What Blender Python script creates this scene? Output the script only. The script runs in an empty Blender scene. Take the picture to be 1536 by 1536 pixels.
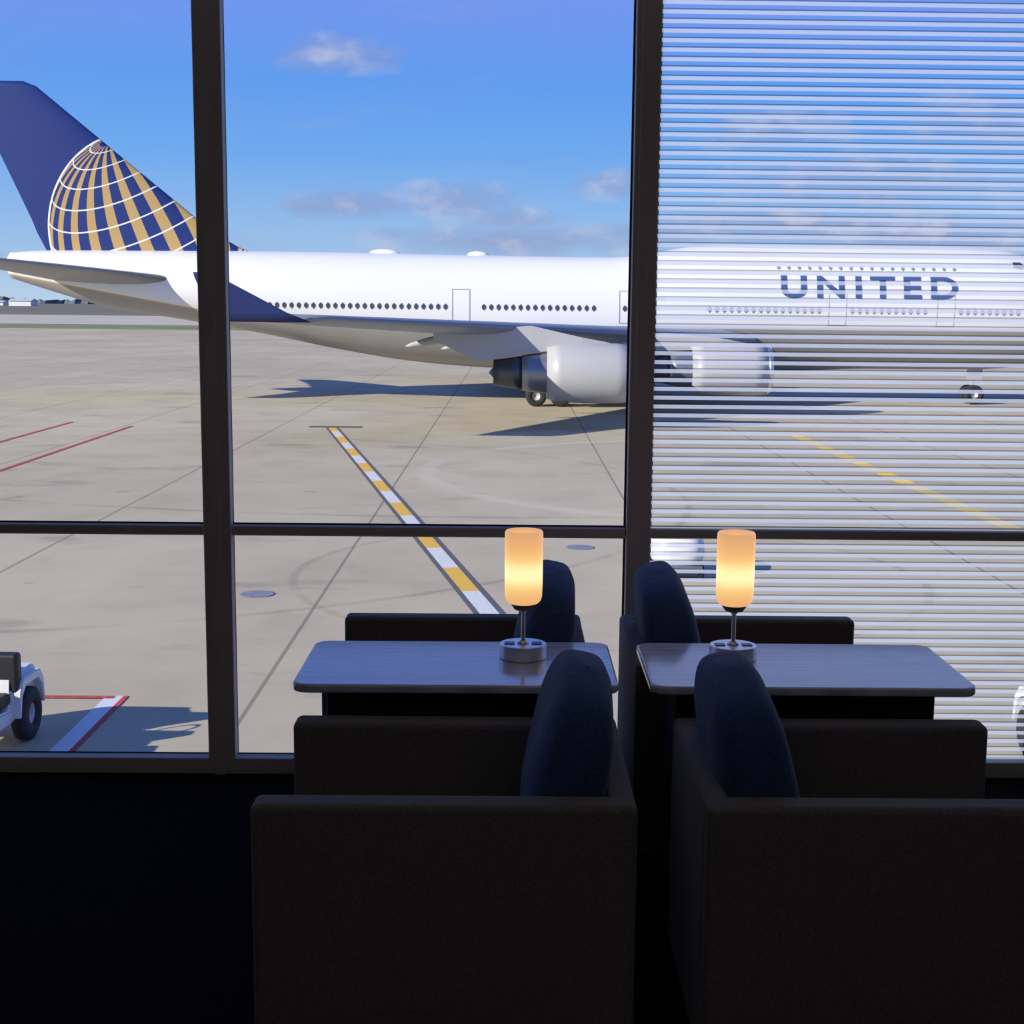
import bpy, bmesh, math, random
import numpy as np
from mathutils import Vector, Matrix
random.seed(3)
scene = bpy.context.scene
scene.view_settings.view_transform = 'Standard'
COL = scene.collection
R = math.radians

# ------------------------------------------------------------------ nodes
class NT:
    def __init__(s, nt):
        s.nt = nt
    def n(s, t, **k):
        nd = s.nt.nodes.new(t)
        for a, b in k.items():
            setattr(nd, a, b)
        return nd
    def put(s, sock, v):
        if v is None: return
        if isinstance(v, bpy.types.NodeSocket): s.nt.links.new(v, sock)
        else: sock.default_value = v
    def m(s, op, a, b=None, c=None, clamp=False):
        nd = s.n('ShaderNodeMath', operation=op, use_clamp=clamp)
        s.put(nd.inputs[0], a); s.put(nd.inputs[1], b); s.put(nd.inputs[2], c)
        return nd.outputs[0]
    def mix(s, f, a, b):
        nd = s.n('ShaderNodeMix', data_type='RGBA')
        s.put(nd.inputs[0], f)
        s.put(nd.inputs[6], a if isinstance(a, bpy.types.NodeSocket) else (*a, 1))
        s.put(nd.inputs[7], b if isinstance(b, bpy.types.NodeSocket) else (*b, 1))
        return nd.outputs[2]
    def noise(s, vec, scale, detail=4, rough=.5):
        nd = s.n('ShaderNodeTexNoise')
        if vec is not None: s.nt.links.new(vec, nd.inputs['Vector'])
        nd.inputs['Scale'].default_value = scale
        nd.inputs['Detail'].default_value = detail
        nd.inputs['Roughness'].default_value = rough
        return nd.outputs[0]
    def mapping(s, vec, scale=(1, 1, 1), loc=(0, 0, 0)):
        nd = s.n('ShaderNodeMapping')
        s.nt.links.new(vec, nd.inputs[0])
        nd.inputs['Scale'].default_value = scale
        nd.inputs['Location'].default_value = loc
        return nd.outputs[0]
    def xyz(s, vec):
        nd = s.n('ShaderNodeSeparateXYZ'); s.nt.links.new(vec, nd.inputs[0])
        return nd.outputs
    def step(s, v, lo, hi):
        nd = s.n('ShaderNodeMapRange', interpolation_type='SMOOTHSTEP')
        s.put(nd.inputs[0], v); nd.inputs[1].default_value = lo; nd.inputs[2].default_value = hi
        return nd.outputs[0]

def newmat(name):
    m = bpy.data.materials.new(name); m.use_nodes = True
    nt = m.node_tree
    b = nt.nodes['Principled BSDF']
    return m, NT(nt), b, nt.nodes['Material Output']

def pbr(name, col, rough=.5, metal=0., var=.12, scale=8., bump=0., spec=None, coat=0):
    m, N, b, o = newmat(name)
    tc = N.n('ShaderNodeTexCoord').outputs['Object']
    nz = N.noise(tc, scale)
    lo = tuple(c * (1 - var) for c in col); hi = tuple(min(1, c * (1 + var)) for c in col)
    N.put(b.inputs['Base Color'], N.mix(nz, lo, hi))
    b.inputs['Roughness'].default_value = rough
    b.inputs['Metallic'].default_value = metal
    if spec is not None: b.inputs['Specular IOR Level'].default_value = spec
    if coat: b.inputs['Coat Weight'].default_value = coat
    if bump:
        bp = N.n('ShaderNodeBump'); bp.inputs['Strength'].default_value = bump
        N.put(bp.inputs['Height'], N.noise(tc, scale * 6)); bp.inputs['Distance'].default_value = .01
        N.put(b.inputs['Normal'], bp.outputs[0])
    return m

# ------------------------------------------------------------------ mesh helpers
def link(o, parent=None):
    COL.objects.link(o)
    if parent is not None: o.parent = parent
    return o

def mk(name, verts, faces, mat, parent=None, smooth=False, loc=(0, 0, 0), wn=False):
    me = bpy.data.meshes.new(name)
    me.from_pydata([tuple(v) for v in verts], [], faces)
    bm = bmesh.new(); bm.from_mesh(me); bmesh.ops.recalc_face_normals(bm, faces=bm.faces); bm.to_mesh(me); bm.free()
    if smooth:
        me.polygons.foreach_set('use_smooth', [True] * len(me.polygons))
    if mat: me.materials.append(mat)
    o = bpy.data.objects.new(name, me); o.location = loc
    link(o, parent)
    if wn: o.modifiers.new('wn', 'WEIGHTED_NORMAL')
    return o

def box(name, lo, hi, mat, parent=None, bevel=0., seg=3, loc=None):
    lo = Vector(lo); hi = Vector(hi); c = (lo + hi) / 2; d = hi - lo
    bm = bmesh.new(); bmesh.ops.create_cube(bm, size=1)
    for v in bm.verts: v.co = Vector((v.co.x * d.x, v.co.y * d.y, v.co.z * d.z))
    if bevel:
        bmesh.ops.bevel(bm, geom=list(bm.edges), offset=bevel, segments=seg, profile=.5, affect='EDGES', clamp_overlap=True)
    me = bpy.data.meshes.new(name); bm.to_mesh(me); bm.free()
    if mat: me.materials.append(mat)
    o = bpy.data.objects.new(name, me); o.location = c
    link(o, parent)
    if bevel:
        me.polygons.foreach_set('use_smooth', [True] * len(me.polygons))
        o.modifiers.new('wn', 'WEIGHTED_NORMAL')
    return o

def rings(name, rs, mat, parent=None, smooth=True, loc=(0, 0, 0), closed=False, caps=True, wn=False):
    n = len(rs[0]); V = [p for r in rs for p in r]; F = []
    L = len(rs)
    for i in range(L if closed else L - 1):
        a = i * n; b = ((i + 1) % L) * n
        for j in range(n):
            k = (j + 1) % n
            F.append((a + j, a + k, b + k, b + j))
    if caps and not closed:
        F.append(tuple(range(n))[::-1]); F.append(tuple(range((L - 1) * n, L * n)))
    return mk(name, V, F, mat, parent, smooth, loc, wn)

def revolve(name, prof, mat, parent=None, axis='Z', n=40, loc=(0, 0, 0), closed=False, caps=True, wn=False):
    rs = []
    for h, r in prof:
        ring = []
        for j in range(n):
            a = 2 * math.pi * j / n
            if axis == 'Z': ring.append((r * math.cos(a), r * math.sin(a), h))
            elif axis == 'X': ring.append((h, r * math.cos(a), r * math.sin(a)))
            else: ring.append((r * math.cos(a), h, r * math.sin(a)))
        rs.append(ring)
    return rings(name, rs, mat, parent, True, loc, closed, caps, wn)

def empty(name, loc, label=None, cat=None, group=None, parent=None):
    e = bpy.data.objects.new(name, None); e.location = loc; e.empty_display_size = .2
    link(e, parent)
    if label: tag(e, label, cat, group)
    return e
def tag(o, label, cat, group=None, kind=None):
    o['label'] = label; o['category'] = cat
    if group: o['group'] = group
    if kind: o['kind'] = kind
    return o
def struct(o):
    o['kind'] = 'structure'; return o

def copy_thing(root, loc):
    new = root.copy(); COL.objects.link(new); new.location = loc
    def rec(src, dst):
        for ch in list(src.children):
            c = ch.copy(); COL.objects.link(c); c.parent = dst
            rec(ch, c)
    rec(root, new)
    return new

def airfoil(le, te, th, n=14):
    pts = []
    c = le - te
    def yt(x): return 5 * th * (.2969 * math.sqrt(x) - .126 * x - .3516 * x * x + .2843 * x ** 3 - .1036 * x ** 4)
    xs = [(1 - math.cos(math.pi * i / n)) / 2 for i in range(n + 1)]
    for x in reversed(xs): pts.append((le - c * x, yt(x)))
    for x in xs[1:-1]: pts.append((le - c * x, -yt(x)))
    return pts

# ------------------------------------------------------------------ camera
camd = bpy.data.cameras.new('camera'); camd.sensor_width = 36; camd.lens = 36 * 2100 / 1536
camd.clip_end = 20000; camd.clip_start = .05; camd.shift_x = -.0175
cam = bpy.data.objects.new('camera', camd); COL.objects.link(cam)
cam.location = (0, 0, 1.75)
cam.rotation_euler = (Matrix.Rotation(R(-.8), 3, 'Z') @ Matrix.Rotation(R(90 - 8.4), 3, 'X') @ Matrix.Rotation(R(.6), 3, 'Z')).to_euler()
scene.camera = cam

# ------------------------------------------------------------------ sun + sky
sl = bpy.data.lights.new('sun', 'SUN'); sl.energy = 5.7; sl.angle = .009; sl.color = (1, .94, .82)
sun = bpy.data.objects.new('sun', sl); COL.objects.link(sun)
sun.rotation_euler = Vector((11.5, 7, -5.8)).to_track_quat('-Z', 'Y').to_euler()
sun.location = (-30, -30, 40)

w = bpy.data.worlds.new('world'); scene.world = w; w.use_nodes = True
N = NT(w.node_tree); bg = w.node_tree.nodes['Background']
d = N.n('ShaderNodeTexCoord').outputs['Generated']
x, y, z = N.xyz(d)
ys = N.m('MAXIMUM', y, .05)
U = N.m('DIVIDE', x, ys); V = N.m('DIVIDE', z, ys)
rp = N.n('ShaderNodeValToRGB')
N.put(rp.inputs[0], N.m('MULTIPLY', z, 2.0))
def lin(r, g, b):
    f = lambda c: (c / 255 / 12.92) if c / 255 <= .04045 else ((c / 255 + .055) / 1.055) ** 2.4
    return (f(r), f(g), f(b))
els = rp.color_ramp.elements
els[0].position = 0; els[0].color = (*lin(184, 208, 232), 1)
els[1].position = 1; els[1].color = (*lin(74, 108, 190), 1)
for p, c in ((.07, lin(158, 194, 232)), (.2, lin(112, 170, 238)), (.3, lin(98, 156, 238)), (.42, lin(116, 150, 238))):
    e = els.new(p); e.color = (*c, 1)
sky = rp.outputs[0]
cv = N.n('ShaderNodeCombineXYZ'); N.put(cv.inputs[0], U); N.put(cv.inputs[1], N.m('MULTIPLY', V, 1.8))
nz = N.noise(cv.outputs[0], 24, 5, .5)
nn = N.m('MULTIPLY', N.m('SUBTRACT', nz, .5), 2.8)
clouds = [(-.126, .170, .046, .016, .72), (-.100, .167, .030, .011, .62), (-.112, .069, .055, .012, .85), (-.140, .066, .028, .009, .8), (-.040, .072, .050, .015, .8), (.075, .084, .040, .011, .75),
          (.0, .044, .100, .014, .9), (-.002, .060, .045, .010, .75), (.10, .05, .06, .010, .8), (-.08, .048, .04, .006, .6),
          (.176, .122, .06, .018, .6), (.25, .088, .10, .022, .8), (.20, .058, .12, .014, .9), (.33, .13, .08, .02, .6), (.3, .05, .1, .02, .9),
          (-.29, .03, .1, .006, .5)]
dens = None; bot = None
for (cu, cvv, ru, rv, amt) in clouds:
    a = N.m('DIVIDE', N.m('SUBTRACT', U, cu), ru); b = N.m('DIVIDE', N.m('SUBTRACT', V, cvv), rv)
    r2 = N.m('ADD', N.m('MULTIPLY', a, a), N.m('MULTIPLY', b, b))
    q = N.m('MULTIPLY', N.m('ADD', N.m('SUBTRACT', 1.1, r2), nn), .7, clamp=True)
    q = N.m('MULTIPLY', N.m('MULTIPLY', q, N.step(r2, 3.0, 1.0)), amt)
    dens = q if dens is None else N.m('MAXIMUM', dens, q)
wisps = N.m('MULTIPLY', N.step(N.noise(N.mapping(cv.outputs[0], (1, 2.2, 1), (3, 1, 0)), 7, 6, .6), .50, .8), .2)
dens = N.m('MAXIMUM', dens, wisps)
ccol = N.mix(N.step(nz, .44, .68), lin(142, 154, 198), lin(190, 196, 222))
skyc = N.mix(dens, sky, ccol)
N.put(bg.inputs[0], skyc); bg.inputs[1].default_value = 1.0

# ------------------------------------------------------------------ exterior ground
GZ = -4.25
def flat(name, x0, x1, y0, y1, mat, z=0., loc=None):
    return mk(name, [(x0, y0, z), (x1, y0, z), (x1, y1, z), (x0, y1, z)], [(0, 1, 2, 3)], mat, None, False, (0, 0, GZ))

def concrete():
    m, N, b, o = newmat('apron_concrete')
    tc = N.n('ShaderNodeTexCoord').outputs['Object']
    X, Y, Z = N.xyz(tc)
    big = N.noise(N.mapping(tc, (1, .6, 1)), .06, 6, .6)
    med = N.noise(N.mapping(tc, (1, .9, 1)), .35, 6, .65)
    fin = N.noise(tc, 6, 6, .7)
    c = N.mix(N.step(big, .3, .7), (.52, .455, .32), (.66, .585, .425))
    c = N.mix(N.m('MULTIPLY', N.step(med, .42, .72), .36), c, (.36, .32, .24))
    c = N.mix(N.m('MULTIPLY', fin, .25), c, (.32, .285, .215))
    sx = N.m('FLOOR', N.m('DIVIDE', N.m('ADD', X, 3.7), 7.45)); sy = N.m('FLOOR', N.m('DIVIDE', Y, 7.45))
    cb = N.n('ShaderNodeCombineXYZ'); N.put(cb.inputs[0], sx); N.put(cb.inputs[1], sy)
    wn = N.n('ShaderNodeTexWhiteNoise'); N.put(wn.inputs['Vector'], cb.outputs[0])
    c = N.mix(N.m('MULTIPLY', wn.outputs[0], .10), c, (.38, .335, .25))
    jx = N.m('PINGPONG', N.m('ADD', X, 3.9 + 7.45 * 40), 3.725)
    jx = N.m('LESS_THAN', jx, .035)
    jy = N.m('MULTIPLY', N.m('LESS_THAN', N.m('PINGPONG', Y, 3.725), .03), .1)
    c = N.mix(N.m('MULTIPLY', N.m('MAXIMUM', jx, jy), .6), c, (.14, .13, .11))
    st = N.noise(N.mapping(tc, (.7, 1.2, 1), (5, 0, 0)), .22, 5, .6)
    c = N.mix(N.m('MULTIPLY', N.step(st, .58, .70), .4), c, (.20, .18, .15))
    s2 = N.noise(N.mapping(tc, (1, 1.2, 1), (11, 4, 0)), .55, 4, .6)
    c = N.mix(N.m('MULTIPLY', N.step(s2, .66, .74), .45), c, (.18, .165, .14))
    # curved tyre sweep
    for (cx, cy, rr_, wd, am, col) in ((9.5, 51, 12.6, .5, .35, (.72, .68, .58)), (-1, 78, 38.5, .25, .35, (.2, .18, .15)), (2.2, 31, 7.0, .16, .3, (.2, .18, .15)), (-14, 44, 19.5, .18, .35, (.2, .18, .15))):
        dd = N.m('SQRT', N.m('ADD', N.m('POWER', N.m('SUBTRACT', X, cx), 2.), N.m('POWER', N.m('SUBTRACT', Y, cy), 2.)))
        ln = N.step(N.m('ABSOLUTE', N.m('SUBTRACT', dd, rr_)), wd, wd * .3)
        c = N.mix(N.m('MULTIPLY', N.m('MULTIPLY', ln, am), N.step(med, .3, .6)), c, col)
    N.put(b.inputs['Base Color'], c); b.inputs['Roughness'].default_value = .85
    b.inputs['Specular IOR Level'].default_value = .1
    return m
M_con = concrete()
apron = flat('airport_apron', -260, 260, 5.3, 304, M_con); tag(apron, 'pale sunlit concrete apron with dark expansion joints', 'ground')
M_grass = pbr('grass', (.22, .24, .10), .9, var=.5, scale=.05)
M_run = pbr('runway_concrete', (.56, .50, .40), .9, var=.15, scale=.03)
M_field = pbr('dry_field', (.18, .165, .11), .9, var=.5, scale=.01)
tag(flat('grass_strip', -600, 600, 304, 365, M_grass), 'strip of green grass beside the apron', 'grass', kind='stuff')
tag(flat('taxiway', -600, 600, 365, 590, M_run), 'pale concrete taxiway beyond the grass', 'ground')
tag(flat('dry_field', -3000, 3000, 590, 4200, M_field), 'brown dry grass field at the airport edge', 'field', kind='stuff')
# tree line
vs = []; fs = []; n = 360
for i in range(n):
    xx = -1500 + i * 3000 / n
    h = 8 + 5 * random.random() + 3 * math.sin(i * .21) + 2 * math.sin(i * .05)
    yy = 2500 + random.uniform(-30, 30)
    vs += [(xx, yy, 0), (xx, yy + 10, h), (xx, yy + 60, 0)]
    if i:
        a = 3 * (i - 1); b_ = 3 * i
        fs += [(a, b_, b_ + 1, a + 1), (a + 1, b_ + 1, b_ + 2, a + 2)]
tl = mk('tree_line', vs, fs, pbr('distant_trees', (.12, .14, .16), 1, var=.4, scale=.02), None, False, (0, 0, GZ))
tag(tl, 'low bluish-grey line of distant trees on the horizon', 'trees', kind='stuff')
# distant hangar
hg = empty('airport_hangar', (-492, 1420, GZ), 'small white hangar with pitched roof across the airfield', 'building')
M_wh = pbr('white_cladding', (.8, .8, .78), .6)
mk('hangar_wall', [(-11, 0, 0), (11, 0, 0), (11, 20, 0), (-11, 20, 0), (-11, 0, 5), (11, 0, 5), (11, 20, 5), (-11, 20, 5)],
   [(0, 1, 5, 4), (1, 2, 6, 5), (2, 3, 7, 6), (3, 0, 4, 7)], M_wh, hg)
mk('hangar_roof', [(-11.5, -1, 5), (11.5, -1, 5), (11.5, 21, 5), (-11.5, 21, 5), (-11.5, 10, 7.5), (11.5, 10, 7.5)],
   [(0, 1, 5, 4), (2, 3, 4, 5), (0, 4, 3), (1, 2, 5), (0, 3, 2, 1)], pbr('grey_roof', (.6, .6, .62), .6), hg)
h2 = copy_thing(hg, (-545, 1500, GZ)); h2.scale = (.7, 1, .7)

# painted lines
def paint(name, p0, p1, width, mat, z=.012):
    v = Vector((p1[0] - p0[0], p1[1] - p0[1])); L = v.length
    o = mk(name, [(0, -width / 2, 0), (L, -width / 2, 0), (L, width / 2, 0), (0, width / 2, 0)], [(0, 1, 2, 3)], mat)
    o.location = (p0[0], p0[1], GZ + z); o.rotation_euler = (0, 0, math.atan2(v.y, v.x))
    return o
def dash_mat(name, per, ca, cb, core=None, edge=None, gap=False):
    m, N, b, o = newmat(name)
    tc = N.n('ShaderNodeTexCoord').outputs['Object']; X, Y, Z = N.xyz(tc)
    s = N.m('LESS_THAN', N.m('FRACT', N.m('DIVIDE', X, per)), .5)
    c = N.mix(s, ca, cb)
    wear = N.noise(tc, 9, 5, .7)
    c = N.mix(N.m('MULTIPLY', N.step(wear, .5, .7), .5), c, (.50, .44, .33))
    if core:
        e = N.m('GREATER_THAN', N.m('ABSOLUTE', Y), core)
        c = N.mix(e, c, edge)
    N.put(b.inputs['Base Color'], c); b.inputs['Roughness'].default_value = .8
    return m
YEL = (.84, .50, .06); WHT = (.74, .74, .72)
tag(paint('painted_guide_line', (-.3, 26.4), (-8.7, 68), .62, dash_mat('yellow_white_dash', 5.4, YEL, WHT, .19, (.12, .12, .13))),
    'alternating yellow and white painted guide line with dark borders', 'ground marking')
tag(paint('painted_stop_bar', (-9.9, 68.6), (-7.3, 68.6), .8, pbr('dark_paint', (.13, .12, .12), .8)), 'short dark painted bar at the end of the guide line', 'ground marking')
tag(paint('painted_guide_line', (14.0, 34), (13.5, 67), .6, dash_mat('yellow_dash', 1.9, (1, .66, .05), (.62, .50, .22))),
    'yellow dashed painted line on the concrete', 'ground marking')
M_red = dash_mat('red_paint', 50, (.5, .06, .06), (.5, .06, .06))
g = 'red boundary lines'
tag(paint('painted_boundary_line', (-18.05, 46), (-18.4, 68), .2, M_red), 'thin red painted boundary line on concrete', 'ground marking', g)
tag(paint('painted_boundary_line', (-21.7, 52), (-21.9, 70), .2, M_red), 'thin red painted boundary line on concrete', 'ground marking', g)
M_rw, N_, b_, o_ = newmat('red_white_paint')
X_, Y_, Z_ = N_.xyz(N_.n('ShaderNodeTexCoord').outputs['Object'])
N_.put(b_.inputs['Base Color'], N_.mix(N_.m('GREATER_THAN', Y_, -.09), (.6, .07, .07), (.74, .74, .76)))
b_.inputs['Roughness'].default_value = .8
tag(paint('painted_boundary_line', (-6.0, 17.4), (-6.0, 20.9), .34, M_rw, .012), 'red and white painted parking boundary beside the tractor', 'ground marking', g)
tag(paint('painted_boundary_line', (-6.02, 20.82), (-7.4, 20.82), .14, M_red, .014), 'short red painted parking boundary end', 'ground marking', g)
# flush covers in the pavement
M_cov = pbr('steel_cover', (.26, .28, .33), .6, .2, var=.5, scale=5)
cvm = revolve('drain_cover', [(0, .36), (.012, .36), (.016, .33), (.016, .12), (.012, .10)], M_cov, None, 'Z', 28, (-5.25, 28.6, GZ), wn=True)
tag(cvm, 'round steel drain cover set in the concrete', 'drain cover', 'drain covers')
c2 = cvm.copy(); COL.objects.link(c2); c2.location = (1.75, 34.6, GZ)

# ------------------------------------------------------------------ airliner (local: x fwd, y away, z above tarmac)
AY = 90
plane = empty('airliner', (0, AY, GZ), 'white four-engine jumbo jet with blue tail and golden globe', 'airplane')
fp = np.array([  # X, zb, zt, w
    (-31.9, 7.9, 8.5, .25), (-31.6, 7.35, 8.95, .7), (-30, 6.85, 9.1, 1.1), (-26, 5.65, 9.15, 1.75), (-20, 4.75, 9.2, 2.5), (-15.5, 4.0, 9.2, 2.95),
    (-11.3, 3.15, 9.2, 3.15), (-7, 2.45, 9.15, 3.25), (-3.7, 2.15, 9.1, 3.25), (0, 1.95, 9.08, 3.25), (4, 1.9, 9.05, 3.25), (7.6, 1.9, 9.08, 3.25),
    (10.5, 1.9, 9.7, 3.25), (13, 1.9, 9.93, 3.25), (18, 2.0, 9.97, 3.25), (22, 2.2, 9.97, 3.25), (28, 2.2, 9.95, 3.22), (31.5, 2.3, 9.75, 3.1), (34, 2.55, 9.1, 2.75),
    (36, 3.0, 8.0, 2.2), (37.6, 3.7, 6.8, 1.4), (38.5, 4.4, 5.9, .7), (38.8, 4.9, 5.4, .2)])
xs = np.concatenate([np.linspace(-31.9, -30, 7)[:-1], np.linspace(-30, 34, 110)[:-1], np.linspace(34, 38.8, 12)])
def prof(k, X):
    return np.interp(X, fp[:, 0], fp[:, k])
def sm(k, X):
    if X < -30.5 or X > 35: return float(prof(k, X))
    s = 1.2 if X > -28 else .3
    return float(np.mean([prof(k, X + q) for q in np.linspace(-s, s, 7)]))
NR = 56
rs = []
for X in xs:
    zb, zt, ww = sm(1, X), sm(2, X), sm(3, X)
    zc, h = (zb + zt) / 2, (zt - zb) / 2
    rs.append([(X, ww * math.cos(2 * math.pi * j / NR), zc + h * math.sin(2 * math.pi * j / NR)) for j in range(NR)])
M_fus, N, b, o = newmat('fuselage_paint')
tc = N.n('ShaderNodeTexCoord').outputs['Object']; X_, Y_, Z_ = N.xyz(tc)
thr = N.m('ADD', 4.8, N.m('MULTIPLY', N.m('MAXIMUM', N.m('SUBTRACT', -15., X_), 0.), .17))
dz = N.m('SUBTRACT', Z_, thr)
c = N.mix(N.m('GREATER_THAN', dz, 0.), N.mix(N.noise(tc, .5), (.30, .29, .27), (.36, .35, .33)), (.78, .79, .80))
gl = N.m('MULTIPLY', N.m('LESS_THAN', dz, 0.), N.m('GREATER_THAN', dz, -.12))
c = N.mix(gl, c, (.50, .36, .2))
N.put(b.inputs['Base Color'], c); b.inputs['Roughness'].default_value = .35; 
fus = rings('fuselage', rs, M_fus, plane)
def surf(X, z):
    zb, zt, ww = sm(1, X), sm(2, X), sm(3, X); zc, h = (zb + zt) / 2, (zt - zb) / 2
    q = max(-.99, min(.99, (z - zc) / h))
    y = ww * math.sqrt(1 - q * q)
    slope = ww * q / (h * math.sqrt(1 - q * q))   # -dy/dz
    return y, math.atan(slope)
# windows
M_win = pbr('cabin_window_glass', (.06, .065, .09), .2)
M_win2 = pbr('pale_cabin_window', (.24, .26, .32), .3)  # paler grey than the aft cabin windows
def plate(name, w_, h_, t, mat, bev):
    bm = bmesh.new(); bmesh.ops.create_cube(bm, size=1)
    for v in bm.verts: v.co = Vector((v.co.x * w_, v.co.y * t, v.co.z * h_))
    ed = [e for e in bm.edges if abs((e.verts[0].co - e.verts[1].co).y) > t * .5]
    bmesh.ops.bevel(bm, geom=ed, offset=bev, segments=3, affect='EDGES')
    me = bpy.data.meshes.new(name); bm.to_mesh(me); bm.free(); me.materials.append(mat); return me
wme = plate('cabin_window', .24, .36, .05, M_win, .08)
wme3 = plate('cabin_window_pale', .24, .34, .05, M_win2, .08)
wme2 = plate('cabin_window_small', .20, .26, .05, M_win2, .07)
def addwin(X, z, me):
    o = bpy.data.objects.new('cabin_window', me); y, a = surf(X, z)
    o.location = (X, -y - .005, z); o.rotation_euler = (-a, 0, 0); link(o, plane)
for a, b2 in ((-14.9, -3.95), (-1.75, 5.4), (6.9, 7.4), (12.1, 18.9), (20.9, 25.6), (27.6, 31.2)):
    X = a
    while X <= b2 + .01:
        addwin(X, 5.86, wme if X < 10 else wme3); X += .45
X = 16.4
while X < 27.6: addwin(X, 8.45, wme2); X += .64
# doors : outline frames
M_seam = pbr('door_seam', (.36, .38, .42), .5)
for X in (-3.15, 7.1, 20.0, 26.7):
    ws, z0, z1, t = .55, 4.95, 6.95, (.045 if X < 10 else .025)
    zs_ = np.linspace(z0, z1, 11)
    outer = [(X - ws, q) for q in zs_] + [(X + ws, q) for q in zs_[::-1]]
    inner = [(X - ws + t, min(max(q, z0 + t), z1 - t)) for q in zs_] + [(X + ws - t, min(max(q, z0 + t), z1 - t)) for q in zs_[::-1]]
    V = [(qx, -surf(qx, qz)[0] - .02, qz) for qx, qz in outer + inner]; L = len(outer)
    F = [(i, (i + 1) % L, L + (i + 1) % L, L + i) for i in range(L)]
    mk('cabin_door', V, F, M_seam, plane)
for X in (31.3, 32.2):
    y, a = surf(X, 8.75)
    o = bpy.data.objects.new('cockpit_window', plate('cockpit_window', .7, .5, .06, M_win, .1)); o.location = (X, -y - .01, 8.75)
    o.rotation_euler = (-a, 0, R(-8)); link(o, plane)
# roof antennas
M_white = pbr('white_gloss_paint', (.84, .84, .83), .35)
for X, l in ((-8.1, 1.9), (-2.2, 1.4)):
    zt = sm(2, X)
    revolve('antenna_fairing', [(-l / 2, .02), (-l * .4, .18), (-l * .1, .26), (l * .25, .22), (l * .45, .12), (l / 2, .02)], M_white, plane, 'X', 20, (X, 0, zt))

# lettering
cu = bpy.data.curves.new('txt', 'FONT'); cu.body = 'UNITED'; cu.space_character = 1.35; cu.offset = .022; cu.resolution_u = 6
to = bpy.data.objects.new('txt', cu); COL.objects.link(to)
bpy.context.view_layer.update()
me = bpy.data.meshes.new_from_object(to.evaluated_get(bpy.context.evaluated_depsgraph_get()))
bpy.data.objects.remove(to)
P = [v.co.copy() for v in me.vertices]
x0 = min(p.x for p in P); x1 = max(p.x for p in P); y0 = min(p.y for p in P); y1 = max(p.y for p in P)
bm = bmesh.new(); bm.from_mesh(me)
bmesh.ops.triangulate(bm, faces=bm.faces)
bmesh.ops.subdivide_edges(bm, edges=[e for e in bm.edges if e.calc_length() > .15], cuts=3)
for v in bm.verts:
    X = 16.5 + (v.co.x - x0) / (x1 - x0) * 10.9
    Z = 6.62 + (v.co.y - y0) / (y1 - y0) * 1.38
    v.co = Vector((X, -surf(X, Z)[0] - .05, Z))
bm.to_mesh(me); bm.free()
me.materials.append(pbr('navy_lettering', (.06, .11, .28), .4))
lt = bpy.data.objects.new('airline_lettering', me); link(lt, plane)

# fin
M_fin, N, b, o = newmat('tail_fin_livery')
tc = N.n('ShaderNodeTexCoord').outputs['Object']; X_, Y_, Z_ = N.xyz(tc)
Rg = 6.25
px = N.m('DIVIDE', N.m('ADD', X_, 22.95), Rg); pz = N.m('DIVIDE', N.m('SUBTRACT', Z_, 10.4), Rg)
r2 = N.m('ADD', N.m('MULTIPLY', px, px), N.m('MULTIPLY', pz, pz)); rr = N.m('SQRT', r2)
py = N.m('SQRT', N.m('MAXIMUM', N.m('SUBTRACT', 1., r2), 0.))
A = Vector((-.36, .34, .87)).normalized(); e1 = A.cross(Vector((0, 1, 0))).normalized(); e2 = A.cross(e1)
def dot(v): return N.m('ADD', N.m('ADD', N.m('MULTIPLY', px, v.x), N.m('MULTIPLY', py, v.y)), N.m('MULTIPLY', pz, v.z))
lat = N.m('ARCCOSINE', dot(A)); lon = N.m('ARCTAN2', dot(e1), dot(e2))
gold = N.m('GREATER_THAN', N.m('SINE', N.m('MULTIPLY', lon, 23.)), 0.15)
gold = N.m('MULTIPLY', gold, N.m('GREATER_THAN', lat, .10))
li = N.m('LESS_THAN', N.m('FRACT', N.m('DIVIDE', N.m('ADD', lat, .02), .22)), .065)
ring = N.m('GREATER_THAN', rr, .982)
ins = N.m('LESS_THAN', rr, 1.)
navy = N.mix(N.noise(tc, .4), (.010, .028, .16), (.014, .036, .19))
c = N.mix(gold, navy, (.50, .33, .13)); c = N.mix(N.m('MAXIMUM', li, ring), c, (.80, .80, .80))
c = N.mix(ins, navy, c)
N.put(b.inputs['Base Color'], c); b.inputs['Roughness'].default_value = .5; b.inputs['Specular IOR Level'].default_value = .3
fr = []
for (z_, le, te) in ((8.7, -14.6, -29.2), (9.1, -16.4, -29.35), (9.5, -17.4, -29.55), (10.2, -18.6, -29.9), (11, -19.65, -30.2), (15, -24.6, -32.0), (19.1, -29.6, -33.9), (19.4, -30.4, -34.0)):
    th = .07 if z_ < 19.3 else .03
    fr.append([(px_, t, z_) for px_, t in airfoil(le, te, th * (le - te), 16)])
rings('tail_fin', fr, M_fin, plane, True, wn=True)
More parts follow.
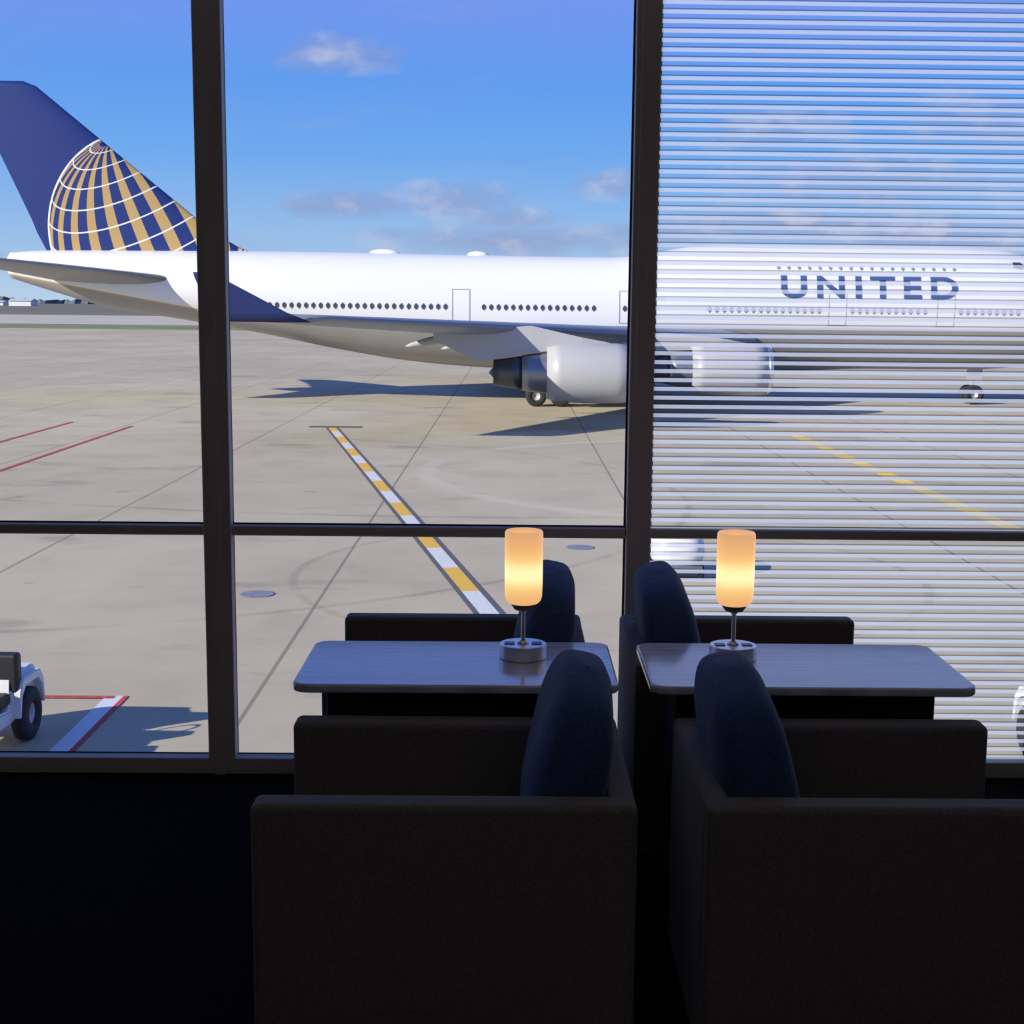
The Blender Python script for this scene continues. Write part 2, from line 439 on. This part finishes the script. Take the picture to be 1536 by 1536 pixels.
# stabilisers
M_wing = pbr('wing_grey_paint', (.20, .24, .33), .4, var=.08, scale=.6)
M_stab = pbr('stabilizer_grey_paint', (.28, .29, .31), .4, var=.08, scale=.6)
for s in (-1, 1):
    q = []
    for (yy, le, te, zz) in ((1.2, -20.0, -28.6, 7.25), (6, -25.6, -31.0, 7.9), (10.6, -30.8, -33.6, 8.45), (11, -31.6, -33.7, 8.5)):
        q.append([(px_, s * yy, zz + t) for px_, t in airfoil(le, te, .085 * (le - te) if yy < 11 else .08, 12)])
    rings('horizontal_stabilizer', q, M_stab, plane, True, wn=True)
# wings
M_core = pbr('dark_exhaust_metal', (.11, .11, .12), .4, .8)
M_steel = pbr('brushed_steel', (.30, .31, .34), .35, .7)
M_nac = pbr('nacelle_grey_paint', (.44, .44, .45), .4, var=.05)
M_lip = pbr('polished_lip', (.75, .75, .77), .2, .9)
M_navy = pbr('navy_paint', (.015, .03, .14), .5)
M_flap = pbr('flap_light_grey', (.42, .42, .42), .5)
def wing_at(y):   # LE, TE, z, thickness
    return (float(np.interp(y, [2, 31.5], [16.2, -8.4])), float(np.interp(y, [2, 12.5, 31.5], [1.2, -2.0, -12.2])),
            float(np.interp(y, [2, 12, 31.5], [3.75, 4.35, 5.3])), float(np.interp(y, [2, 12, 31.5], [1.7, .95, .32])))
for s in (-1, 1):
    q = []
    for yy in (1.5, 4, 8, 12.5, 17, 21, 26, 30.5, 31.5):
        le, te, zz, th = wing_at(yy)
        q.append([(px_, s * yy, zz + t + .12 * (px_ - te) / (le - te)) for px_, t in airfoil(le, te, th, 14)])
    wing = rings('wing', q, M_wing, plane, True, wn=True)
    wl = []
    for (zz, le, te, dy) in ((5.2, -8.3, -12.3, 0), (5.6, -9.3, -12.5, .15), (7.1, -12.1, -13.0, .55), (7.2, -12.4, -13.0, .58)):
        wl.append([(px_, s * (31.45 + dy) + t, zz) for px_, t in airfoil(le, te, .06 * (le - te), 8)])
    rings('winglet', wl, M_navy, wing, True, wn=True)
    for yy, L in ((6.0, 5.5), (9.5, 5.2), (15.5, 4.6), (19, 4.0)):
        le, te, zz, th = wing_at(yy)
        sh = 1.9 if yy > 14 else .9
        o = revolve('flap_track_fairing', [(-L * .45, .03), (-L * .38, .12), (-L * .2, .20), (L * .1, .25), (L * .35, .18), (L * .45, .05)], M_flap, wing, 'X', 16,
                (te + sh, s * yy, zz - .42))
        o.rotation_euler = (0, R(-12), 0)
    fl = []
    for yy in (3.6, 10.5):
        le, te, zz, th = wing_at(yy)
        fl.append([(px_, s * yy, zz - .35 + t + .35 * (px_ - te)) for px_, t in airfoil(te + 1.0, te - 1.0, .28, 8)])
    rings('wing_flap', fl, M_flap, wing, True, wn=True)
    for (yy, ex, ez) in ((21, 0, 2.72), (12, 8.2, 2.55)):
        en = empty('jet_engine', (ex, s * yy, ez), parent=plane)
        revolve('engine_cowling', [(1.75, 1.2), (1.7, 1.28), (2.4, 1.41), (3.6, 1.48), (5.1, 1.47), (5.95, 1.38), (5.95, 1.15), (5.0, 1.16), (3.0, 1.18)], M_nac, en, 'X', 48, closed=True)
        revolve('intake_lip', [(5.9, 1.395), (6.12, 1.33), (6.15, 1.27), (6.05, 1.2), (5.9, 1.17), (5.9, 1.2)], M_lip, en, 'X', 48, closed=True)
        revolve('engine_core', [(2.6, 1.05), (1.7, 1.0), (.9, .93), (.5, .86), (.5, .7)], M_steel, en, 'X', 40)
        revolve('exhaust_nozzle', [(.55, .84), (.1, .76), (-.9, .62), (-.88, .55), (.1, .6)], M_core, en, 'X', 40, closed=True)
        revolve('exhaust_plug', [(.3, .5), (-.8, .36), (-1.1, .06)], M_core, en, 'X', 24)
        revolve('fan_disc', [(4.6, 1.16), (4.7, 1.15), (4.72, .45), (5.3, .12), (5.4, .01)], M_core, en, 'X', 40)
        le, te, zz, th = wing_at(yy)
        dzp = zz - ez
        pl = []
        for (xa, za, zb_, wd) in ((le - ex - 4.2, dzp - .05, dzp - .5, .06), (le - ex - 2.0, dzp + .05, .5, .2), (le - ex + .6, dzp + .22, 1.0, .24), (3.4, 1.75, 1.2, .2), (4.8, 1.5, 1.3, .04)):
            if pl and xa <= pl[-1][0][0]: xa = pl[-1][0][0] + .3
            pl.append([(xa, -wd, zb_), (xa, wd, zb_), (xa, wd * .8, za), (xa, -wd * .8, za)])
        rings('engine_pylon', pl, M_nac, en, False)
# landing gear
M_tyre = pbr('tyre_rubber', (.025, .025, .027), .8)
M_strut = pbr('gear_strut_paint', (.5, .5, .5), .4)
def wheel_me(r, wd):
    o = revolve('wheel', [(-wd / 2, r * .45), (-wd / 2, r * .85), (-wd * .35, r), (wd * .35, r), (wd / 2, r * .85), (wd / 2, r * .45), (wd * .3, r * .4), (wd * .3, .02), (-wd * .3, .02), (-wd * .3, r * .4)], M_tyre, None, 'Y', 28, closed=True)
    me = o.data; me.materials.append(M_strut); bpy.data.objects.remove(o)
    for p in me.polygons:
        c = p.center
        if math.hypot(c.x, c.z) < r * .42: p.material_index = 1
    return me
gw = wheel_me(.62, .45)
def gear(x, y, top, bogie):
    e = empty('landing_gear', (x, y, 0), parent=plane)
    revolve('gear_strut', [(.62, .10), (1.3, .10), (1.32, .17), (top, .19)], M_strut, e, 'Z', 16)
    box('gear_axle', (-.75 if bogie else -.1, -.08, .54), (.75 if bogie else .1, .08, .70), M_strut, e, .03)
    box('gear_door', (-.5, -.55, 1.5), (.5, -.5, top), M_nac, e, .02)
    for dx in ((-.73, .73) if bogie else (0,)):
        for dy in (-.5, .5):
            o = bpy.data.objects.new('wheel', gw); o.location = (dx, dy, .62); link(o, e)
gear(2.2, -5.5, 3.6, True); gear(2.2, 5.5, 3.6, True); gear(5.6, -1.9, 2.4, True); gear(5.6, 1.9, 2.4, True); gear(29.6, 0, 2.6, False)

# ------------------------------------------------------------------ tow tractors
M_tugw = pbr('tractor_white_paint', (.75, .75, .76), .4, var=.05)
M_blk = pbr('black_vinyl', (.02, .02, .022), .5)
M_lamp = pbr('headlight_glass', (.7, .7, .65), .1)
tw = wheel_me(.37, .20)
def tractor(loc, rotz, label):
    t = empty('baggage_tractor', loc, label, 'vehicle', 'airport tractors')
    t.rotation_euler = (0, 0, rotz)
    pf = [(1.35, .35), (1.38, .62), (1.25, .84), (.35, .93), (.25, .60), (-.35, .55), (-.42, .98), (-1.25, .98), (-1.35, .8), (-1.35, .35)]
    def ext(name, prof_, y0, y1, mat, bev=.03):
        bm = bmesh.new(); a = [bm.verts.new((p[0], y0, p[1])) for p in prof_]; f = bm.faces.new(a)
        r_ = bmesh.ops.extrude_face_region(bm, geom=[f])
        for v in [g_ for g_ in r_['geom'] if isinstance(g_, bmesh.types.BMVert)]: v.co.y = y1
        bmesh.ops.recalc_face_normals(bm, faces=bm.faces)
        bmesh.ops.bevel(bm, geom=list(bm.edges), offset=bev, segments=2, affect='EDGES')
        me_ = bpy.data.meshes.new(name); bm.to_mesh(me_); bm.free(); me_.materials.append(mat)
        o_ = bpy.data.objects.new(name, me_); link(o_, t); return o_
    ext('tractor_body', pf, -.52, .52, M_tugw)
    for s in (-1, 1):
        y0, y1 = (s * .42, s * .64) if s > 0 else (s * .64, s * .42)
        for cx in (.85, -.85):
            pts = [(-.46, .42), (-.42, .78), (-.30, .93), (.30, .93), (.42, .78), (.46, .42), (.42, .42), (.36, .70), (.22, .82), (-.22, .82), (-.36, .70), (-.42, .42)]
            ext('fender', [(cx + a, b2) for a, b2 in pts], y0, y1, M_tugw, .01)
            o_ = bpy.data.objects.new('wheel', tw); o_.location = (cx, s * .54, .37); link(o_, t)
    box('bumper', (1.33, -.6, .3), (1.5, .6, .5), M_tugw, t, .03)
    box('seat', (-.5, -.5, .6), (-.05, .5, .78), M_blk, t, .05)
    box('seat_back', (-.62, -.60, .75), (-.42, .60, 1.30), M_blk, t, .05)
    box('dashboard', (.2, -.42, .85), (.42, .42, 1.22), M_blk, t, .05)
    sw = revolve('steering_wheel', [(0, .17), (.02, .19), (0, .21), (-.02, .19)], M_blk, t, 'X', 24, closed=True)
    sw.location = (.12, .2, 1.12); sw.rotation_euler = (0, R(-35), 0)
    for s in (-.38, .38):
        hl = revolve('headlight', [(0, .09), (.05, .09), (.07, .05)], M_lamp, t, 'X', 20); hl.location = (1.33, s, .66)
    return t
tractor((-7.22, 17.95, GZ), R(-92), 'white open baggage tractor with black seat on the apron')
tractor((7.72, 17.4, GZ), R(-84), 'white baggage tractor with boxy fenders near the terminal')
# white service cart
sc = empty('service_cart', (3.76, 31.2, GZ), 'white rounded tank service cart standing on the apron', 'cart')
rt = []
for k in range(13):
    a = -math.pi / 2 + math.pi * k / 12
    yy = .8 * math.sin(a); sc_ = max(.05, math.cos(a)) ** .4
    rt.append([(.62 * sc_ * math.copysign(abs(math.cos(t)) ** .7, math.cos(t)), yy, .62 + .42 * sc_ * math.copysign(abs(math.sin(t)) ** .7, math.sin(t))) for t in np.linspace(0, 2 * math.pi, 24, endpoint=False)])
rings('tank', rt, M_tugw, sc)
box('cart_frame', (-.5, -.85, .22), (.5, .85, .32), M_steel, sc, .02)
cw = wheel_me(.18, .1)
for a in (-.5, .5):
    for b2 in (-.55, .55):
        o = bpy.data.objects.new('wheel', cw); o.location = (a, b2, .18); o.rotation_euler = (0, 0, R(90)); link(o, sc)

# ------------------------------------------------------------------ room shell
XL, XR, YB, YF, CZ = -4.15, 3.55, -3.6, 5.08, 3.3
M_wall = pbr('dark_wall_paint', (.10, .09, .09), .8)
M_ceil = pbr('ceiling_paint', (.5, .47, .48), .9)
M_floor = pbr('dark_carpet', (.010, .008, .007), .95, var=.4, scale=30, bump=.3, spec=.02)
M_mull = pbr('bronze_mullion', (.46, .42, .40), .55, 0., var=.08, scale=3)
M_gask = pbr('black_gasket', (.015, .015, .015), .6)
M_face = pbr('facade_panel', (.4, .4, .4), .6)
struct(box('floor', (XL - .2, YB - .2, -.2), (XR + .2, YF + .1, 0), M_floor))
struct(box('ceiling', (XL - .2, YB - .2, CZ), (XR + .2, YF + .1, CZ + .25), M_ceil))
struct(box('wall_left', (XL - .2, YB, 0), (XL, YF + .1, CZ), M_wall))
struct(box('wall_right', (XR, YB, 0), (XR + .2, YF + .1, CZ), M_wall))
struct(box('wall_back', (XL, YB - .2, 0), (XR, YB, CZ), M_wall))
struct(box('wall_exterior', (XL - .2, YF - .1, GZ), (XR + .2, YF + .1, -.2), M_face))
# unseen upward fill lights, added to brighten the lounge off the ceiling
for (lx, ly, lz, sx_, p_) in ((-.3, -1.6, 2.6, 5, 16), (.4, 1.0, 2.5, 5, 17)):
    al = bpy.data.lights.new('fill_light', 'AREA'); al.shape = 'RECTANGLE'; al.size = sx_; al.size_y = .3; al.energy = p_; al.color = (1, .95, .93)
    ao = bpy.data.objects.new('fill_light', al); COL.objects.link(ao); ao.location = (lx, ly, lz); ao.rotation_euler = (math.pi, 0, 0)

# blind strips
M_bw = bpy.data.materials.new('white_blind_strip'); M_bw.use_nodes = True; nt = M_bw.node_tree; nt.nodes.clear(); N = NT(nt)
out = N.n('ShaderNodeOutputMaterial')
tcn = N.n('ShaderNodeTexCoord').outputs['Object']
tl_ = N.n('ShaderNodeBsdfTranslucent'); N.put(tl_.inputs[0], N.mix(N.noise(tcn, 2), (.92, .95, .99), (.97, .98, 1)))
em = N.n('ShaderNodeEmission'); em.inputs[0].default_value = (.90, .95, 1, 1); em.inputs[1].default_value = .40  # glow added to brighten the strips; the blind emits no light itself
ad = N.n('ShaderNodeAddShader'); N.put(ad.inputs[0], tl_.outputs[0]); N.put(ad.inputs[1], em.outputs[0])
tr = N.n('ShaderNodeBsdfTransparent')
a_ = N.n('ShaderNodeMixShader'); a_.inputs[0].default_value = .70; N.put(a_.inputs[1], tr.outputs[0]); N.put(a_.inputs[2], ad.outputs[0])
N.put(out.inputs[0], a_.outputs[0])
M_bd, N, b, o = newmat('grey_blind_edge')
tcn = N.n('ShaderNodeTexCoord').outputs['Object']
N.put(b.inputs['Base Color'], N.mix(N.noise(tcn, 3), (.12, .13, .15), (.16, .17, .19))); b.inputs['Roughness'].default_value = .6
b.inputs['Alpha'].default_value = .5
mx = [XL, -2.61, -1.071, .470, 2.01, XR]
for i in range(5):
    a, b2 = mx[i] + .04, mx[i + 1] - .04
    V = []; F = []
    for (z0, z1) in ((.055, .91), (.935, CZ)):
        k0 = len(V); e_ = .012
        V += [(a, 5.115, z0), (b2, 5.115, z0), (b2, 5.115, z1), (a, 5.115, z1), (a + e_, 5.115, z0 + e_), (b2 - e_, 5.115, z0 + e_), (b2 - e_, 5.115, z1 - e_), (a + e_, 5.115, z1 - e_)]
        F += [(k0 + q, k0 + (q + 1) % 4, k0 + 4 + (q + 1) % 4, k0 + 4 + q) for q in range(4)]
    struct(mk('window_%d' % (i + 1), V, F, M_gask))
    if i >= 3:
        a, b2 = mx[i], mx[i + 1]
        V = []; F = []; mi = []
        zz = .03; P_ = .0322
        while zz < CZ - P_:
            for (q0, q1, m_) in ((0, .44, 0), (.44, .60, 1)):
                k0 = len(V)
                V += [(a, 5.105, zz + q0 * P_), (b2, 5.105, zz + q0 * P_), (b2, 5.105, zz + q1 * P_), (a, 5.105, zz + q1 * P_)]
                F.append((k0, k0 + 1, k0 + 2, k0 + 3)); mi.append(m_)
            zz += P_
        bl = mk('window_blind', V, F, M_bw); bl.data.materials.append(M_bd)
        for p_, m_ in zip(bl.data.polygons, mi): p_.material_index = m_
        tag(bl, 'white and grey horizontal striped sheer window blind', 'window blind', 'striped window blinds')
k = 1
for i, xm in enumerate(mx[1:-1]):
    wd = .10 if i == 1 else .088
    o = box('trim_%d' % k, (xm - wd / 2, 5.06, 0), (xm + wd / 2, 5.13, CZ), M_mull, None, .003, 1); struct(o); k += 1
    o = box('trim_%d' % k, (xm - .026, 5.052, 0), (xm + .012, 5.065, CZ), M_mull, None, .002, 1); struct(o); k += 1
for i in range(5):
    a, b2 = mx[i] + .045, mx[i + 1] - .045
    struct(box('trim_%d' % k, (a, 5.08, .905), (b2, 5.13, .94), M_mull, None, .004, 1)); k += 1
    struct(box('trim_%d' % k, (a, 5.06, 0), (b2, 5.13, .062), M_mull, None, .004, 1)); k += 1

# ------------------------------------------------------------------ furniture
def fabric(name, col, sc_, amt, spread=.25, rib=0):
    m, N, b, o = newmat(name)
    tc = N.n('ShaderNodeTexCoord').outputs['Object']
    nz = N.noise(tc, sc_, 5, .7); n2 = N.noise(tc, 5, 3)
    c = N.mix(N.step(nz, .35, .65), tuple(q * (1 - spread) for q in col), tuple(q * (1 + spread) for q in col))
    c = N.mix(N.m('MULTIPLY', n2, .3), c, col)
    h = nz
    if rib:
        h = N.m('ADD', N.m('MULTIPLY', nz, .3), N.m('MULTIPLY', N.noise(N.mapping(tc, (1, 1.4, .8)), 6, 3, .5), 3))
    N.put(b.inputs['Base Color'], c); b.inputs['Roughness'].default_value = .9
    b.inputs['Sheen Weight'].default_value = .15; b.inputs['Specular IOR Level'].default_value = .2
    bp = N.n('ShaderNodeBump'); bp.inputs['Strength'].default_value = amt; bp.inputs['Distance'].default_value = .002 if not rib else .005
    N.put(bp.inputs['Height'], h); N.put(b.inputs['Normal'], bp.outputs[0])
    return m
M_chair = fabric('grey_brown_tweed', (.125, .115, .112), 160, .35)
M_seat = fabric('dark_seat_fabric', (.05, .045, .045), 120, .3)
M_pil = fabric('navy_fabric', (.026, .062, .15), 90, .5, .25, 1)

def cushion(parent, loc, half, tilt, s):
    a, b_, c_ = half; V = []; F = []; nu, nv = 56, 40
    for i in range(nv + 1):
        ph = -math.pi / 2 + math.pi * i / nv
        for j in range(nu):
            th = 2 * math.pi * j / nu
            f = lambda v, p: math.copysign(abs(v) ** p, v)
            xx = a * f(math.cos(ph), .46) * f(math.cos(th), .55)
            yy = b_ * f(math.cos(ph), .28) * f(math.sin(th), .36)
            zz = c_ * f(math.sin(ph), .52)
            t_ = max(0, zz / c_)
            xx *= 1 - .18 * t_
            wr = .003 * math.sin(zz * 24 + yy * 9) * (1 - abs(zz / c_)) + .002 * math.sin(yy * 21 + zz * 9)
            V.append((xx + wr, yy, zz - (.055 * max(0, -yy / b_) ** 1.5 + .02 * max(0, yy / b_) ** 3) * t_))
    for i in range(nv):
        for j in range(nu):
            k2 = (j + 1) % nu
            F.append((i * nu + j, i * nu + k2, (i + 1) * nu + k2, (i + 1) * nu + j))
    o = mk('back_cushion', V, F, M_pil, parent, True, loc)
    o.rotation_euler = (0, tilt, 0)
    o['label'] = 'plump navy blue back cushion'
    return o
CD, CH = .71, .64
def chair(loc, s, label, CW=.87):
    e = empty('lounge_armchair', loc, label, 'chair', 'lounge armchairs by the window')
    hw = CW / 2
    t = .085; tb = .06
    box('armrest', (-hw, -CD / 2, .0), (hw, -CD / 2 + t, CH), M_chair, e, .018, 4)
    box('armrest', (-hw, CD / 2 - t, .0), (hw, CD / 2, CH), M_chair, e, .018, 4)
    x0, x1 = (hw - tb, hw) if s > 0 else (-hw, -hw + tb)
    box('backrest', (x0, -CD / 2 + .04, .0), (x1, CD / 2 - .04, CH - .002), M_chair, e, .018, 4)
    a, b2 = (-hw + .02, hw - tb) if s > 0 else (-hw + tb, hw - .02)
    box('seat', (a, -CD / 2 + t, .08), (b2, CD / 2 - t, .30), M_chair, e, .015)
    box('seat_cushion', (a, -CD / 2 + t + .004, .30), (b2, CD / 2 - t - .004, .43), M_seat, e, .035, 4)
    off = .085 if s > 0 else .078
    cushion(e, (s * (hw - tb - off), 0, .65), (.095, .262, .23), R(s * 11), s)
    return e
YN, YFAR = 3.355, 4.64
cl = chair((-.143, YN, 0), 1, 'dark brown tweed boxy lounge armchair with navy cushion facing away')
cl2 = copy_thing(cl, (-.168, YFAR, 0)); cl2.scale = (.975, 1, 1); cl2['label'] = 'dark brown tweed boxy armchair with navy cushion against the window'
cr = chair((.872, YN, 0), -1, 'dark brown tweed boxy lounge armchair with navy cushion, back to back', .845)
cr2 = copy_thing(cr, (.822, YFAR, 0)); cr2['label'] = 'dark brown tweed boxy armchair with navy cushion beside the striped window'

M_top, N, b, o = newmat('grey_wood_laminate')
tc = N.n('ShaderNodeTexCoord').outputs['Object']
g_ = N.step(N.noise(N.mapping(tc, (2, 60, 1)), 2, 6, .65), .3, .7)
N.put(b.inputs['Base Color'], N.mix(g_, (.32, .35, .43), (.60, .65, .76))); b.inputs['Roughness'].default_value = .17
b.inputs['Coat Weight'].default_value = .7; b.inputs['Coat Roughness'].default_value = .12
M_ped = pbr('dark_pedestal', (.03, .028, .028), .6)
def table(loc, label, W=.90, ped=(-.37, .37)):
    e = empty('side_table', loc, label, 'table', 'side tables between the armchairs')
    def outline(ins, z_):
        hx, hy, r_ = W / 2 - ins, .255 - ins, .045 - ins * .5; pts = []
        for cx, cy, a0 in ((hx - r_, hy - r_, 0), (-hx + r_, hy - r_, 90), (-hx + r_, -hy + r_, 180), (hx - r_, -hy + r_, 270)):
            for q in range(9):
                a = R(a0 + q * 90 / 8); pts.append((cx + r_ * math.cos(a), cy + r_ * math.sin(a), z_))
        return pts
    o_ = rings('table_top', [outline(.008, .694), outline(.002, .696), outline(0, .700), outline(0, .713), outline(.002, .718), outline(.007, .72)], M_top, e, True, wn=True)
    o_['label'] = 'grey wood laminate top with rounded corners'
    box('pedestal', (ped[0], -.13, .05), (ped[1], .13, .695), M_ped, e, .01)
    box('plinth', (ped[0] + .03, -.16, 0), (ped[1] - .03, .16, .05), M_ped, e, .006)
    return e
TY = 3.975
t1 = table((-.147, TY, 0), 'grey laminate side table holding a glowing lamp')
t2 = table((.843, TY, 0), 'grey laminate side table with lamp by the striped window', .905)

M_chrome = pbr('chrome', (.85, .85, .87), .30, .85, var=.03)
M_sock = pbr('socket_plastic', (.02, .02, .03), .3)
m, N, b, o = newmat('amber_glass_shade'); M_sh = m
tc = N.n('ShaderNodeTexCoord').outputs['Object']; X_, Y_, Z_ = N.xyz(tc)
ds = N.m('ABSOLUTE', N.m('SUBTRACT', Z_, .095))
gg = N.n('ShaderNodeValToRGB'); N.put(gg.inputs[0], N.m('ADD', N.m('MULTIPLY', ds, 7.0), N.m('MULTIPLY', N.m('SUBTRACT', N.noise(tc, 14), .5), .08)))
E = gg.color_ramp.elements
E[0].position = 0; E[0].color = (1, .80, .36, 1); E[1].position = 1; E[1].color = (.66, .36, .19, 1)
q = E.new(.25); q.color = (1, .66, .24, 1)
q = E.new(.5); q.color = (.90, .48, .19, 1)
b.inputs['Base Color'].default_value = (.25, .16, .09, 1); b.inputs['Roughness'].default_value = .3
hot = N.mix(N.step(ds, .05, .0), gg.outputs[0], (1.6, 1.0, .50))
N.put(b.inputs['Emission Color'], hot)
b.inputs['Emission Strength'].default_value = .97
def lamp(loc, label):
    e = empty('table_lamp', loc, label, 'lamp', 'glowing table lamps')
    def oval(name, rx, ry, z0, z1, mat, bev):
        n_ = 48; rr_ = []
        for z_, k_ in ((z0, 1 - bev), (z0 + .003, 1), (z1 - .003, 1), (z1, 1 - bev)):
            rr_.append([(rx * k_ * math.cos(t), ry * k_ * math.sin(t), z_) for t in np.linspace(0, 2 * math.pi, n_, endpoint=False)])
        return rings(name, rr_, mat, e, True, wn=True)
    oval('lamp_base', .070, .066, 0, .044, M_chrome, .03)
    for s in (-1, 1):
        box('power_socket', (s * .040 - .015, -.020, .043), (s * .040 + .015, .010, .0465), M_sock, e, .0015, 2)
    revolve('lamp_pole', [(.044, .018), (.050, .016), (.054, .0065), (.135, .0065), (.14, .011), (.148, .011)], M_chrome, e, 'Z', 24, wn=True)
    revolve('shade_holder', [(.142, .010), (.146, .026), (.160, .036), (.168, .037), (.168, .03)], pbr('bronze_holder', (.12, .08, .05), .35, .8), e, 'Z', 36)
    revolve('lamp_shade', [(0.0, .032), (.004, .043), (.012, .051), (.024, .0545), (.06, .0555), (.20, .056), (.214, .0555), (.219, .052), (.219, .049), (.20, .051), (.05, .049), (.01, .034)], M_sh, e, 'Z', 48, (0, 0, .162), closed=True)
    return e
l1 = lamp((.040, 4.03, .72), 'glowing amber glass table lamp on chrome base')
copy_thing(l1, (.661, 4.03, .72))
